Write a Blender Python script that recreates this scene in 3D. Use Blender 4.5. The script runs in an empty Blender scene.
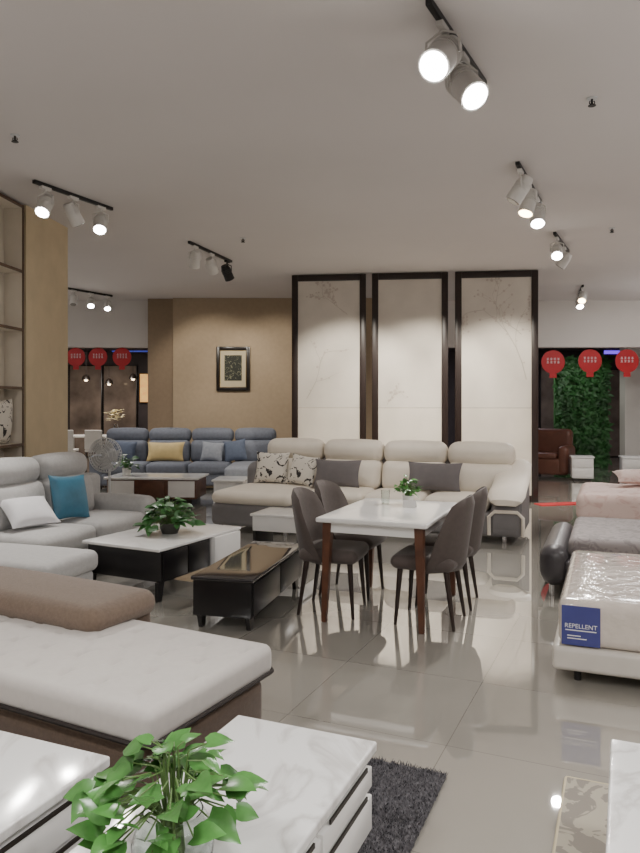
import bpy, bmesh, math, random
from mathutils import Vector, Matrix
random.seed(7)
C = bpy.context.scene.collection
PI = math.pi
F, YH, H, HC = 720.0, 402.0, 1.55, 3.6

def lin(c):
    def f(v):
        v /= 255.0
        return v/12.92 if v <= .04045 else ((v+.055)/1.055)**2.4
    return tuple(f(v) for v in c)

# ------------------------------------------------------------------ materials
def M(name, col, rough=.6, metal=0, var=.08, scale=8, bump=0, bscale=120, coat=0, sheen=0, trans=0, emit=0, ior=1.5, spec=.5, alpha=1):
    m = bpy.data.materials.new(name); m.use_nodes = True
    nt = m.node_tree; N = nt.nodes; b = N['Principled BSDF']
    c = lin(col)
    tc = N.new('ShaderNodeTexCoord')
    if var:
        nz = N.new('ShaderNodeTexNoise'); nz.inputs['Scale'].default_value = scale; nz.inputs['Detail'].default_value = 4
        nt.links.new(tc.outputs['Object'], nz.inputs['Vector'])
        r = N.new('ShaderNodeValToRGB')
        r.color_ramp.elements[0].position = .3; r.color_ramp.elements[1].position = .7
        r.color_ramp.elements[0].color = (*[v*(1-var) for v in c], 1)
        r.color_ramp.elements[1].color = (*[min(1, v*(1+var)) for v in c], 1)
        nt.links.new(nz.outputs['Fac'], r.inputs['Fac']); nt.links.new(r.outputs['Color'], b.inputs['Base Color'])
    else:
        b.inputs['Base Color'].default_value = (*c, 1)
    if bump:
        n2 = N.new('ShaderNodeTexNoise'); n2.inputs['Scale'].default_value = bscale; n2.inputs['Detail'].default_value = 3
        nt.links.new(tc.outputs['Object'], n2.inputs['Vector'])
        bp = N.new('ShaderNodeBump'); bp.inputs['Strength'].default_value = bump; bp.inputs['Distance'].default_value = .01
        nt.links.new(n2.outputs['Fac'], bp.inputs['Height']); nt.links.new(bp.outputs['Normal'], b.inputs['Normal'])
    b.inputs['Roughness'].default_value = rough; b.inputs['Metallic'].default_value = metal
    b.inputs['Coat Weight'].default_value = coat; b.inputs['Coat Roughness'].default_value = .05
    b.inputs['Sheen Weight'].default_value = sheen
    b.inputs['Transmission Weight'].default_value = trans; b.inputs['IOR'].default_value = ior
    b.inputs['Specular IOR Level'].default_value = spec; b.inputs['Alpha'].default_value = alpha
    if emit:
        b.inputs['Emission Color'].default_value = (*c, 1); b.inputs['Emission Strength'].default_value = emit
    return m

def marble(name, base, vein, scale=2.2, rough=.12, amt=.9):
    m = bpy.data.materials.new(name); m.use_nodes = True
    nt = m.node_tree; N = nt.nodes; b = N['Principled BSDF']
    tc = N.new('ShaderNodeTexCoord')
    nz = N.new('ShaderNodeTexNoise'); nz.inputs['Scale'].default_value = scale; nz.inputs['Detail'].default_value = 7; nz.inputs['Distortion'].default_value = 1.6
    nt.links.new(tc.outputs['Object'], nz.inputs['Vector'])
    r = N.new('ShaderNodeValToRGB'); e = r.color_ramp.elements
    e[0].position = .44; e[0].color = (0, 0, 0, 1); e[1].position = .5; e[1].color = (amt, amt, amt, 1)
    x = e.new(.56); x.color = (0, 0, 0, 1)
    nt.links.new(nz.outputs['Fac'], r.inputs['Fac'])
    mx = N.new('ShaderNodeMixRGB'); mx.inputs[1].default_value = (*lin(base), 1); mx.inputs[2].default_value = (*lin(vein), 1)
    n3 = N.new('ShaderNodeTexNoise'); n3.inputs['Scale'].default_value = scale*.7
    nt.links.new(tc.outputs['Object'], n3.inputs['Vector'])
    mu = N.new('ShaderNodeMath'); mu.operation = 'MULTIPLY'
    nt.links.new(r.outputs['Color'], mu.inputs[0]); nt.links.new(n3.outputs['Fac'], mu.inputs[1])
    nt.links.new(mu.outputs[0], mx.inputs[0]); nt.links.new(mx.outputs[0], b.inputs['Base Color'])
    b.inputs['Roughness'].default_value = rough
    return m

def pattern_mat(name, a, bcol, scale=9, thr=.52, rough=.8, bump=0, soft=.03):
    m = bpy.data.materials.new(name); m.use_nodes = True
    nt = m.node_tree; N = nt.nodes; b = N['Principled BSDF']
    tc = N.new('ShaderNodeTexCoord')
    nz = N.new('ShaderNodeTexNoise'); nz.inputs['Scale'].default_value = scale; nz.inputs['Detail'].default_value = 2; nz.inputs['Distortion'].default_value = 2.2
    nt.links.new(tc.outputs['Object'], nz.inputs['Vector'])
    r = N.new('ShaderNodeValToRGB'); e = r.color_ramp.elements
    e[0].position = thr; e[0].color = (*lin(a), 1); e[1].position = thr+soft; e[1].color = (*lin(bcol), 1)
    nt.links.new(nz.outputs['Fac'], r.inputs['Fac']); nt.links.new(r.outputs['Color'], b.inputs['Base Color'])
    b.inputs['Roughness'].default_value = rough
    return m

def floor_mat():
    m = bpy.data.materials.new('polished_tile'); m.use_nodes = True
    nt = m.node_tree; N = nt.nodes; b = N['Principled BSDF']
    tc = N.new('ShaderNodeTexCoord'); mp = N.new('ShaderNodeMapping'); mp.inputs['Rotation'].default_value = (0, 0, math.radians(24))
    nt.links.new(tc.outputs['Object'], mp.inputs['Vector'])
    br = N.new('ShaderNodeTexBrick'); br.offset = 0; br.inputs['Scale'].default_value = 1
    br.inputs['Brick Width'].default_value = .8; br.inputs['Row Height'].default_value = .8
    br.inputs['Mortar Size'].default_value = .002; br.inputs['Mortar Smooth'].default_value = .3
    br.inputs['Color1'].default_value = (*lin((168, 164, 155)), 1); br.inputs['Color2'].default_value = (*lin((164, 160, 151)), 1)
    br.inputs['Mortar'].default_value = (*lin((130, 126, 118)), 1)
    nt.links.new(mp.outputs[0], br.inputs['Vector'])
    nz = N.new('ShaderNodeTexNoise'); nz.inputs['Scale'].default_value = 1.5; nz.inputs['Detail'].default_value = 6
    nt.links.new(tc.outputs['Object'], nz.inputs['Vector'])
    mx = N.new('ShaderNodeMixRGB'); mx.blend_type = 'MULTIPLY'; mx.inputs[0].default_value = .15
    nt.links.new(br.outputs['Color'], mx.inputs[1]); nt.links.new(nz.outputs['Fac'], mx.inputs[2])
    nt.links.new(mx.outputs[0], b.inputs['Base Color'])
    b.inputs['Roughness'].default_value = .02; b.inputs['Specular IOR Level'].default_value = 1.0
    b.inputs['Coat Weight'].default_value = 1; b.inputs['Coat Roughness'].default_value = .008; b.inputs['Coat IOR'].default_value = 2.3
    return m

MT = dict(
 floor=floor_mat(),
 ceil=M('ceiling_paint', (202, 197, 195), .9, var=.03, scale=.6),
 white_wall=M('white_wall', (208, 203, 198), .9, var=.03, scale=1),
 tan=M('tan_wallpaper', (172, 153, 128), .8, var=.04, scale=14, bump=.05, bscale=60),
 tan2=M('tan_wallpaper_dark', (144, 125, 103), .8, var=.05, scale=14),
 gold=M('gold_wallpaper', (198, 181, 150), .75, var=.07, scale=4, bump=.05),
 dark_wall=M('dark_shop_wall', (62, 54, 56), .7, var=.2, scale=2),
 screenframe=M('dark_brown_frame', (40, 29, 26), .35, var=.1),
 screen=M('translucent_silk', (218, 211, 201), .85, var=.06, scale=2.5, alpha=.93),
 screenglow=M('translucent_silk_glow', (222, 214, 202), .85, var=.06, scale=2.5, alpha=.93),  # same silk tinted lighter, painting in the glow low on the screens
 ink=M('ink', (186, 179, 169), .9, var=.1), blossom=M('blossom', (194, 183, 174), .9),
 marble=marble('white_marble', (236, 236, 235), (152, 145, 140)),
 marble2=marble('white_marble_plain', (228, 227, 225), (196, 192, 188), 1.5, .12, .4),
 greytop=M('black_glass_top', (46, 44, 46), .06, var=.06, scale=5, coat=.6),
 white=M('white_lacquer', (230, 229, 227), .3, var=.02), groove=M('dark_groove', (40, 34, 30), .5, var=.05),
 black=M('black_lacquer', (22, 20, 22), .3, var=.1), blackmetal=M('black_metal', (24, 23, 24), .45, var=.1),
 walnut=M('walnut', (88, 54, 37), .4, var=.25, scale=12), darkwood=M('dark_wood', (44, 32, 28), .4, var=.2),
 edgewood=M('brown_edge_wood', (84, 62, 46), .45, var=.15),
 taupe=M('taupe_upholstery', (80, 70, 66), .75, var=.08, scale=30, bump=.2, bscale=300, sheen=.15),
 cream=M('cream_leather', (228, 219, 205), .55, var=.04, scale=6, bump=.12, bscale=40),
 sofagrey=M('grey_leather', (122, 119, 120), .55, var=.06, bump=.1, bscale=60),
 ltgrey=M('light_grey_linen', (182, 181, 180), .85, var=.06, scale=30, bump=.3, bscale=350, sheen=.2),
 beige=M('off_white_linen', (200, 195, 190), .85, var=.025, scale=40, bump=.12, bscale=400, sheen=.1),
 brown=M('brown_boucle', (92, 75, 62), .9, var=.15, scale=60, bump=.4, bscale=260, sheen=.2),
 brown2=M('taupe_boucle', (118, 101, 87), .9, var=.12, scale=60, bump=.4, bscale=260, sheen=.2),
 piping=M('dark_piping', (34, 26, 23), .7),
 blue=M('slate_blue_fabric', (112, 117, 129), .85, var=.1, scale=20, bump=.2, bscale=250),
 bluelt=M('pale_blue_fabric', (148, 153, 163), .85, var=.1, scale=20, bump=.2, bscale=250),
 bluedk=M('dark_blue_fabric', (88, 98, 118), .8, var=.1, scale=20),
 yellow=M('mustard_satin', (210, 186, 130), .6, var=.1), teal=M('teal_satin', (54, 112, 138), .45, var=.2, scale=6, bump=.2, bscale=14),
 whitepillow=M('white_pillow', (220, 219, 222), .75, var=.05, bump=.2, bscale=12),
 greypillow=M('grey_pillow', (106, 101, 102), .85, var=.08, bump=.2, bscale=200),
 floral=pattern_mat('floral_print', (216, 210, 199), (44, 40, 42), 9, .56),
 leaf=M('pothos_leaf', (80, 134, 66), .26, var=.45, scale=11), leaf2=M('dark_leaf', (56, 104, 52), .4, var=.4, scale=9),
 wallleaf=M('wall_leaf', (46, 90, 44), .55, var=.5, scale=3), stem=M('stem', (92, 122, 66), .5),
 glass=M('clear_glass', (240, 246, 244), .02, trans=1, var=0, ior=1.35),
 pot=M('white_ceramic', (228, 226, 222), .2, var=.02), darkpot=M('dark_pot', (60, 58, 54), .4), soil=M('soil', (50, 38, 30), .9, var=.3),
 chrome=M('chrome', (200, 200, 202), .2, 1, var=0), silver=M('silver_plastic', (204, 206, 208), .4, 0, var=.03),
 headwhite=M('white_lamp_housing', (218, 216, 212), .4, var=.02), headgrey=M('grey_lamp_housing', (178, 174, 170), .4, var=.02),
 lens_on=M('lit_lens', (255, 252, 248), .3, var=0, emit=45), lens_warm=M('lit_lens_warm', (255, 226, 176), .3, var=0, emit=22),
 lens_off=M('unlit_lens', (120, 116, 112), .15, var=0), bulb=M('warm_bulb', (255, 224, 180), .3, var=0, emit=9),
 shag=M('shag_pile', (90, 88, 92), .95, var=.3, scale=60),
 patrug=pattern_mat('ornate_rug', (172, 165, 150), (138, 132, 123), 7, .5, .9),
 plastic=M('wrapped_mattress', (214, 204, 194), .12, var=.06, scale=12, bump=1.0, bscale=11, coat=1),
 bedbase=M('cream_leather_base', (208, 202, 193), .45, var=.04),
 bluelabel=M('blue_label', (66, 70, 134), .35, var=.04), inkwhite=M('white_print', (236, 236, 240), .5, var=0),
 leatherdark=M('charcoal_leather', (60, 57, 60), .38, var=.12, scale=10, bump=.12, bscale=50),
 bedgrey=pattern_mat('grey_patterned_cover', (132, 125, 124), (114, 107, 107), 9, .5, .75),
 pink=pattern_mat('pink_floral_cover', (220, 196, 188), (204, 170, 162), 6, .52, .7, soft=.14),
 red=M('red_card', (182, 20, 32), .5, var=.06), redcarpet=M('red_carpet', (170, 28, 30), .9, var=.15),
 brownleather=M('brown_leather', (92, 56, 44), .4, var=.12),
 mat_board=M('mat_board', (200, 188, 158), .8, var=.03), art=pattern_mat('dark_botanical', (52, 54, 48), (128, 128, 104), 16, .58),
 gilt=M('gilt', (168, 134, 70), .35, .7), frameblk=M('black_frame', (30, 24, 20), .3, var=.1),
 neon=M('violet_neon', (120, 70, 255), .5, var=0, emit=1.5), poster=M('lit_poster_amber', (255, 190, 110), .6, var=.3, scale=6, emit=.7),
 shopblue=M('lit_sign_blue', (80, 90, 200), .6, var=.2, emit=.5), flower=M('pale_flower', (220, 210, 170), .7, var=.2),
 shopglass=M('shop_window_glass', (120, 106, 96), .08, var=.5, scale=1.6),
 parcel=M('kraft_box', (120, 84, 66), .8, var=.1), shelfcream=M('shelf_panel_cream', (212, 203, 188), .6, var=.03),
)

# ------------------------------------------------------------------ mesh helpers
def box(bm, x0, x1, y0, y1, z0, z1, bev=0, seg=2):
    mt = Matrix.Translation(((x0+x1)/2, (y0+y1)/2, (z0+z1)/2)) @ Matrix.Diagonal((abs(x1-x0), abs(y1-y0), abs(z1-z0), 1))
    r = bmesh.ops.create_cube(bm, size=1, matrix=mt)
    if bev:
        es = list({e for v in r['verts'] for e in v.link_edges})
        bmesh.ops.bevel(bm, geom=es, offset=bev, segments=seg, affect='EDGES', profile=.5)
    return bm

def softbox(bm, x0, x1, y0, y1, z0, z1, r=.05, crown=(0, 0, 0), n=5, fn=None):
    c = ((x0+x1)/2, (y0+y1)/2, (z0+z1)/2); h = ((x1-x0)/2, (y1-y0)/2, (z1-z0)/2)
    r = min(r, min(h)*.98)
    if not isinstance(n, tuple): n = (n, n, n)
    def ax(hh, k):
        e = [hh-r+r*.268, hh-r+r*.577, hh]
        return [-e[2], -e[1], -e[0]] + [-(hh-r)+2*(hh-r)*i/k for i in range(k+1)] + e
    A = [ax(h[i], n[i]) for i in range(3)]
    V = {}
    def vert(i, j, k):
        key = (i, j, k)
        if key in V: return V[key]
        q = Vector((A[0][i], A[1][j], A[2][k]))
        inn = Vector([max(-(h[a]-r), min(h[a]-r, q[a])) for a in range(3)])
        d = q-inn
        if d.length > 1e-9: q = inn + d.normalized()*r
        t = [q[a]/h[a] for a in range(3)]
        w = [max(0, 1-t[a]*t[a]) for a in range(3)]
        q = q + Vector((crown[0]*t[0]*w[1]*w[2], crown[1]*t[1]*w[0]*w[2], crown[2]*t[2]*w[0]*w[1]))
        q = q + Vector(c)
        if fn: q = fn(q)
        V[key] = bm.verts.new(q); return V[key]
    L = [len(a)-1 for a in A]
    def quad(a, b, c_, d):
        try: bm.faces.new((a, b, c_, d))
        except ValueError: pass
    for i in range(L[0]):
        for j in range(L[1]):
            for k in (0, L[2]): quad(vert(i, j, k), vert(i+1, j, k), vert(i+1, j+1, k), vert(i, j+1, k))
    for i in range(L[0]):
        for k in range(L[2]):
            for j in (0, L[1]): quad(vert(i, j, k), vert(i+1, j, k), vert(i+1, j, k+1), vert(i, j, k+1))
    for j in range(L[1]):
        for k in range(L[2]):
            for i in (0, L[0]): quad(vert(i, j, k), vert(i, j+1, k), vert(i, j+1, k+1), vert(i, j, k+1))
    return bm

def cyl(bm, p0, p1, r0, r1=None, seg=20, cap=True):
    r1 = r0 if r1 is None else r1
    p0 = Vector(p0); p1 = Vector(p1); d = (p1-p0).normalized()
    a = d.orthogonal().normalized(); b = d.cross(a)
    A = []; B = []
    for i in range(seg):
        t = 2*PI*i/seg; o = a*math.cos(t)+b*math.sin(t)
        A.append(bm.verts.new(p0+o*r0)); B.append(bm.verts.new(p1+o*r1))
    for i in range(seg):
        j = (i+1) % seg; bm.faces.new((A[i], A[j], B[j], B[i]))
    if cap: bm.faces.new(A[::-1]); bm.faces.new(B)
    return bm

def tube(bm, pts, r, seg=8, closed=False):
    pts = [Vector(p) for p in pts]; n = len(pts); rings = []
    rr = r if isinstance(r, (list, tuple)) else [r]*n
    pa = None
    for i, p in enumerate(pts):
        if closed: d = pts[(i+1) % n]-pts[i-1]
        else: d = pts[min(i+1, n-1)]-pts[max(i-1, 0)]
        d.normalize()
        a = d.orthogonal().normalized() if pa is None else (pa-d*pa.dot(d)).normalized()
        pa = a; b = d.cross(a)
        rings.append([bm.verts.new(p+(a*math.cos(2*PI*k/seg)+b*math.sin(2*PI*k/seg))*rr[i]) for k in range(seg)])
    for i in range(n if closed else n-1):
        A = rings[i]; B = rings[(i+1) % n]
        for k in range(seg):
            l = (k+1) % seg; bm.faces.new((A[k], A[l], B[l], B[k]))
    if not closed: bm.faces.new(rings[0][::-1]); bm.faces.new(rings[-1])
    return bm

def lathe(bm, prof, seg=28, c=(0, 0, 0)):
    rings = []
    for r, z in prof:
        if r < 1e-6: rings.append([bm.verts.new((c[0], c[1], c[2]+z))])
        else: rings.append([bm.verts.new((c[0]+r*math.cos(2*PI*k/seg), c[1]+r*math.sin(2*PI*k/seg), c[2]+z)) for k in range(seg)])
    for A, B in zip(rings, rings[1:]):
        for k in range(seg):
            l = (k+1) % seg
            if len(A) == 1 and len(B) == 1: continue
            if len(A) == 1: bm.faces.new((A[0], B[l], B[k]))
            elif len(B) == 1: bm.faces.new((A[k], A[l], B[0]))
            else: bm.faces.new((A[k], A[l], B[l], B[k]))
    return bm

def prism(bm, poly, a0, a1, axis='x'):
    def pt(p, a):
        return (a, p[0], p[1]) if axis == 'x' else ((p[0], a, p[1]) if axis == 'y' else (p[0], p[1], a))
    A = [bm.verts.new(pt(p, a0)) for p in poly]; B = [bm.verts.new(pt(p, a1)) for p in poly]
    n = len(poly)
    for i in range(n): bm.faces.new((A[i], A[(i+1) % n], B[(i+1) % n], B[i]))
    bm.faces.new(A[::-1]); bm.faces.new(B)
    return bm

def rrect(x0, x1, y0, y1, r, z, k=5):
    P = []
    for cx, cy, a in ((x1-r, y1-r, 0), (x0+r, y1-r, 90), (x0+r, y0+r, 180), (x1-r, y0+r, 270)):
        for i in range(k+1):
            t = math.radians(a+90*i/k); P.append((cx+r*math.cos(t), cy+r*math.sin(t), z))
    return P

def pillow_bm(w, h, t, n=14):
    bm = bmesh.new(); g = {}
    for s in (1, -1):
        for i in range(n+1):
            for j in range(n+1):
                u = -1+2*i/n; v = -1+2*j/n
                edge = i in (0, n) or j in (0, n)
                if edge and s == -1: g[s, i, j] = g[1, i, j]; continue
                x = w/2*u*(1-.09*(1-v*v)*u*u); z = h/2*v*(1-.09*(1-u*u)*v*v)
                y = s*t/2*(max(0, (1-u*u)*(1-v*v)))**.42
                g[s, i, j] = bm.verts.new((x, y, z+h/2))
    for s in (1, -1):
        for i in range(n):
            for j in range(n):
                try: bm.faces.new((g[s, i, j], g[s, i+1, j], g[s, i+1, j+1], g[s, i, j+1]))
                except ValueError: pass
    return bm

def leaf(bm, base, d, up, L, W, droop=.25):
    base = Vector(base); d = Vector(d).normalized(); up = Vector(up)
    s = d.cross(up).normalized(); up = s.cross(d)
    prof = [(0, .05), (.05, .66), (.18, .98), (.36, 1), (.56, .82), (.76, .48), (.9, .2), (1, .01)]
    rows = []
    for t, w in prof:
        p = base + d*L*t - up*droop*L*t*t; hw = W/2*w
        rows.append((bm.verts.new(p+s*hw+up*.22*hw-(d*.12*L if t == .05 else Vector())), bm.verts.new(p), bm.verts.new(p-s*hw+up*.22*hw-(d*.12*L if t == .05 else Vector()))))
    for a, b in zip(rows, rows[1:]):
        bm.faces.new((a[0], a[1], b[1], b[0])); bm.faces.new((a[1], a[2], b[2], b[1]))

# ------------------------------------------------------------------ object helpers
def obj(name, bm, mat, parent=None, loc=(0, 0, 0), rot=(0, 0, 0), smooth=True, ang=.7, label=None):
    bmesh.ops.recalc_face_normals(bm, faces=bm.faces[:])
    me = bpy.data.meshes.new(name); bm.to_mesh(me); bm.free()
    me.materials.append(MT[mat] if isinstance(mat, str) else mat)
    if smooth:
        me.polygons.foreach_set('use_smooth', [True]*len(me.polygons)); me.set_sharp_from_angle(angle=ang)
    o = bpy.data.objects.new(name, me); C.objects.link(o)
    o.location = loc; o.rotation_euler = rot
    if parent: o.parent = parent
    if label: o['label'] = label
    return o
def NB(): return bmesh.new()
def tag(o, label, cat, group=None, kind=None):
    if label: o['label'] = label
    if cat: o['category'] = cat
    if group: o['group'] = group
    if kind: o['kind'] = kind
    return o
def thing(name, label, cat, loc=(0, 0, 0), rz=0, group=None):
    o = bpy.data.objects.new(name, None); C.objects.link(o); o.empty_display_size = .1
    o.location = loc; o.rotation_euler = (0, 0, rz)
    return tag(o, label, cat, group)
def struct(name, bm, mat, **k):
    o = obj(name, bm, mat, smooth=False, **k); o['kind'] = 'structure'; return o
def dup(root, loc, rz, label):
    r = root.copy(); C.objects.link(r); r.location = loc; r.rotation_euler = (0, 0, rz); r['label'] = label
    for ch in list(root.children):
        c = ch.copy(); C.objects.link(c); c.parent = r
        for g in list(ch.children):
            d = g.copy(); C.objects.link(d); d.parent = c
    return r
def P(px, py, z):
    Y = F*(H-z)/(py-YH); return Vector(((px-320)/F*Y, Y, z))
def R(a): return math.radians(a)
def loc2w(o, rz, x, y, z=0):
    c, s = math.cos(rz), math.sin(rz); return (o[0]+c*x-s*y, o[1]+s*x+c*y, z)

# ------------------------------------------------------------------ room shell
struct('floor', box(NB(), -9, 9, -3.5, 20.5, -.1, 0), 'floor')
struct('ceiling', box(NB(), -9, 9, -3.5, 14.8, HC, HC+.1), 'ceil')
struct('wall_front', box(NB(), -9, 9, -3.6, -3.5, 0, HC), 'white_wall')
struct('wall_right', box(NB(), 8.9, 9, -3.5, 20.5, 0, HC), 'white_wall')
struct('wall_left', box(NB(), -3.75, -3.62, -3.5, 6.2, 0, HC), 'white_wall')
struct('wall_left_far', box(NB(), -9, -8.9, 6, 20.5, 0, HC), 'white_wall')
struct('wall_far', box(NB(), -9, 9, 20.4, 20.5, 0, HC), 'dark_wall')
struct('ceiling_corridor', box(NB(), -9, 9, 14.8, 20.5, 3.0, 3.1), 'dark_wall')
struct('wall_back', box(NB(), -2.9, 1.9, 14.2, 14.5, 0, HC), 'tan')
struct('trim_1', box(NB(), -8.9, 8.9, 14.55, 14.8, 2.66, HC), 'white_wall')
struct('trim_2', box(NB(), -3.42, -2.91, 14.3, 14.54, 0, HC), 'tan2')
struct('trim_3', box(NB(), 6.95, 7.35, 16.4, 16.7, 0, 3.0), 'white_wall')
pil = struct('wall_pillar', box(NB(), -.6, 0, -1.0, 0, 0, HC), 'gold', loc=(-2.97, 8.48, 0), rot=(0, 0, R(-5)))

# ------------------------------------------------------------------ folding screens
scr = [(292, 366, 11.62, 11.48), (372, 448, 11.46, 11.33), (455, 538, 11.31, 11.16)]
slab = ['tall dark-framed cloth screen with a faint bird painting, left of three behind cream sofa',
        'tall dark-framed plain cloth screen, middle of three behind cream sofa',
        'tall dark-framed cloth screen with plum branch painting, right of three behind cream sofa']
for i, (a, b, y0, y1) in enumerate(scr):
    x0 = (a-320)/F*y0; x1 = (b-320)/F*y1
    w = math.hypot(x1-x0, y1-y0); rz = math.atan2(y1-y0, x1-x0)
    t = thing('standing_screen', slab[i], 'screen', (x0, y0, 0), rz, 'tall screens behind the cream sofa')
    hh = HC-.01; fw = .1
    bm = NB()
    box(bm, 0, fw, -.03, .03, 0, hh, .006); box(bm, w-fw, w, -.03, .03, 0, hh, .006)
    box(bm, fw, w-fw, -.03, .03, hh-fw, hh, .006); box(bm, fw, w-fw, -.03, .03, 0, fw, .006)
    obj('frame', bm, 'screenframe', t)
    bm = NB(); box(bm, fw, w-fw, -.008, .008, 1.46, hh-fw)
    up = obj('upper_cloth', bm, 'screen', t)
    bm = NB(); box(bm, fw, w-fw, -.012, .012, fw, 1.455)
    obj('lower_cloth', bm, 'screenglow', t)
    rnd = random.Random(i+3)
    def branch(bm, bl, p, ang, L, wd, dep):
        pts = [Vector(p)]
        for k in range(5):
            ang += rnd.uniform(-.25, .25); q = pts[-1]+Vector((math.cos(ang), 0, math.sin(ang)))*L/5
            q.x = min(max(q.x, fw+.02), w-fw-.02); q.z = min(max(q.z, 1.5), hh-fw-.03); pts.append(q)
        L_ = []
        for k, A in enumerate(pts):
            d = (pts[min(k+1, 5)]-pts[max(k-1, 0)])
            if d.length < 1e-4: d = Vector((1, 0, 0))
            d.normalize(); s = Vector((-d.z, 0, d.x))*wd*(1-.12*k)
            L_.append((bm.verts.new(A+s), bm.verts.new(A-s)))
        for A, B in zip(L_, L_[1:]): bm.faces.new((A[0], B[0], B[1], A[1]))
        if dep:
            for q in pts[2:]: branch(bm, bl, q, ang+rnd.choice((-1, 1))*rnd.uniform(.5, 1), L*.5, wd*.55, dep-1)
        for q in pts[1:]:
            if rnd.random() < .5:
                r = rnd.uniform(.012, .022); cx = q+Vector((rnd.uniform(-.03, .03), -.002, rnd.uniform(-.03, .03)))
                cx.x = min(max(cx.x, fw+.03), w-fw-.03)
                bl.faces.new([bl.verts.new(cx+Vector((math.cos(k*PI/3)*r, 0, math.sin(k*PI/3)*r))) for k in range(6)])
    todo = [[((w*.75, -.0105, 2.95), 2.6, .5, .006, 2), ((w*.2, -.0105, 1.6), 1.2, .8, .007, 1)], [((w*.2, -.0105, 1.5), 1.3, .3, .004, 1)],
            [((w*.86, -.0105, 1.9), 1.75, 1.3, .009, 2), ((w*.8, -.0105, 2.6), 2.4, .5, .006, 1)]][i]
    for ar in todo:
        bm = NB(); bl = NB(); branch(bm, bl, *ar)
        obj('painted_branch', bm, 'ink', up, smooth=False)
        if len(bl.faces): obj('painted_blossom', bl, 'blossom', up, smooth=False)
        else: bl.free()

# ------------------------------------------------------------------ track lights + sprinklers
def spot(p, d, power, size=75, col=(1, .96, .9)):
    l = bpy.data.lights.new('spot', 'SPOT'); l.energy = power; l.spot_size = R(size); l.spot_blend = .6; l.color = col; l.shadow_soft_size = .06
    o = bpy.data.objects.new('spot_beam', l); C.objects.link(o); o.location = p
    o.rotation_euler = Vector(d).to_track_quat('-Z', 'Y').to_euler(); return o
def track(label, p0, p1, heads, Rh=.06, Lh=.2):
    p0 = Vector((*p0, HC)); p1 = Vector((*p1, HC)); d = p1-p0; rz = math.atan2(d.y, d.x)
    t = thing('track_light', label, 'track light', p0, rz, 'ceiling track lights')
    Mi = (Matrix.Translation(p0) @ Matrix.Rotation(rz, 4, 'Z')).inverted()
    obj('rail', box(NB(), -.02, d.length+.02, -.018, .018, -.035, 0, .004), 'blackmetal', t)
    for (tt, dr, lens, hm, power) in heads:
        dr = Vector(dr).normalized(); rp = p0+d*tt
        mid = rp-Vector((0, 0, .2)); Lp = mid+dr*Lh*.5
        bm = NB(); cyl(bm, Lp-dr*Lh, Lp-dr*Lh*.75, Rh*.7, Rh*.92, 24); cyl(bm, Lp-dr*Lh*.75, Lp, Rh*.92, Rh, 24)
        for k in range(3): cyl(bm, Lp-dr*(Lh*(.72-.1*k)), Lp-dr*(Lh*(.69-.1*k)), Rh*1.02, Rh*1.02, 24)
        bm.transform(Mi); hd = obj('lamp_head', bm, hm, t)
        bm = NB(); cyl(bm, Lp+dr*.001, Lp+dr*.006, Rh*.86, Rh*.8, 24); bm.transform(Mi); obj('lens', bm, lens, hd)
        s = dr.cross(Vector((0, 0, 1))).normalized(); up = Vector((0, 0, Rh+.05))
        bm = NB(); tube(bm, [mid+s*(Rh+.008), mid+s*(Rh+.008)+up*.7, mid+up, mid-s*(Rh+.008)+up*.7, mid-s*(Rh+.008)], .007, 6)
        tube(bm, [mid+up, rp-Vector((0, 0, .03))], .012, 8); bm.transform(Mi); obj('yoke', bm, hm, t)
        bm = NB(); box(bm, -.06, .06, -.02, .02, -.06, -.03, .004); bm.transform(Matrix.Translation((d.length*tt, 0, 0))); obj('adaptor', bm, hm, t)
        if power: spot(Lp+dr*.02, dr, power*3.5)
    return t
track('large track light with two big lit lamp heads at the top of the picture', (.56, 3.67), (1.04, 4.58),
      [(.2, (-.40, -.60, -.62), 'lens_on', 'headgrey', 40), (.58, (.30, -.62, -.72), 'lens_on', 'headgrey', 40)], .088, .3)
track('ceiling track light with three heads, one glowing warm yellow', (1.69, 6.15), (2.23, 7.3),
      [(.1, (-.5, .1, -.8), 'lens_off', 'headwhite', 0), (.45, (-.3, -.2, -.9), 'lens_warm', 'headwhite', 60), (.85, (-.1, -.5, -.8), 'lens_on', 'headwhite', 60)], .072, .24)
track('ceiling track light with one bright head just above right screen corner', (2.83, 8.68), (3.34, 9.7),
      [(.15, (-.2, -.65, -.7), 'lens_on', 'headwhite', 60), (.7, (-.5, .3, -.8), 'lens_off', 'headwhite', 0)], .07, .2)
track('farthest right track light with two small heads near back lintel', (4.6, 12.6), (4.95, 13.8),
      [(.1, (-.3, -.6, -.7), 'lens_warm', 'headwhite', 50), (.7, (-.1, -.6, -.8), 'lens_on', 'headwhite', 50)], .07, .2)
track('left track light with two lit white heads before the gold pillar', (-2.63, 6.65), (-2.2, 7.57),
      [(.12, (-.05, -.6, -.8), 'lens_on', 'headwhite', 60), (.47, (.3, .5, -.8), 'lens_off', 'headwhite', 0), (.85, (.1, -.6, -.8), 'lens_on', 'headwhite', 60)], .068, .22)
track('unlit track light with one black head above the tan wall picture', (-1.66, 9.17), (-1.29, 10.4),
      [(.12, (-.2, .5, -.8), 'lens_off', 'headwhite', 0), (.5, (.2, .6, -.7), 'lens_off', 'headwhite', 0), (.9, (.3, .5, -.8), 'lens_off', 'blackmetal', 0)], .07, .22)
track('small distant track light at far left over the shop opening', (-4.5, 12.9), (-4.0, 13.8),
      [(.1, (.1, -.3, -.9), 'lens_off', 'headwhite', 0), (.5, (.2, -.6, -.8), 'lens_on', 'headwhite', 40), (.9, (.2, -.5, -.8), 'lens_on', 'headwhite', 40)], .065, .2)
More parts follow.
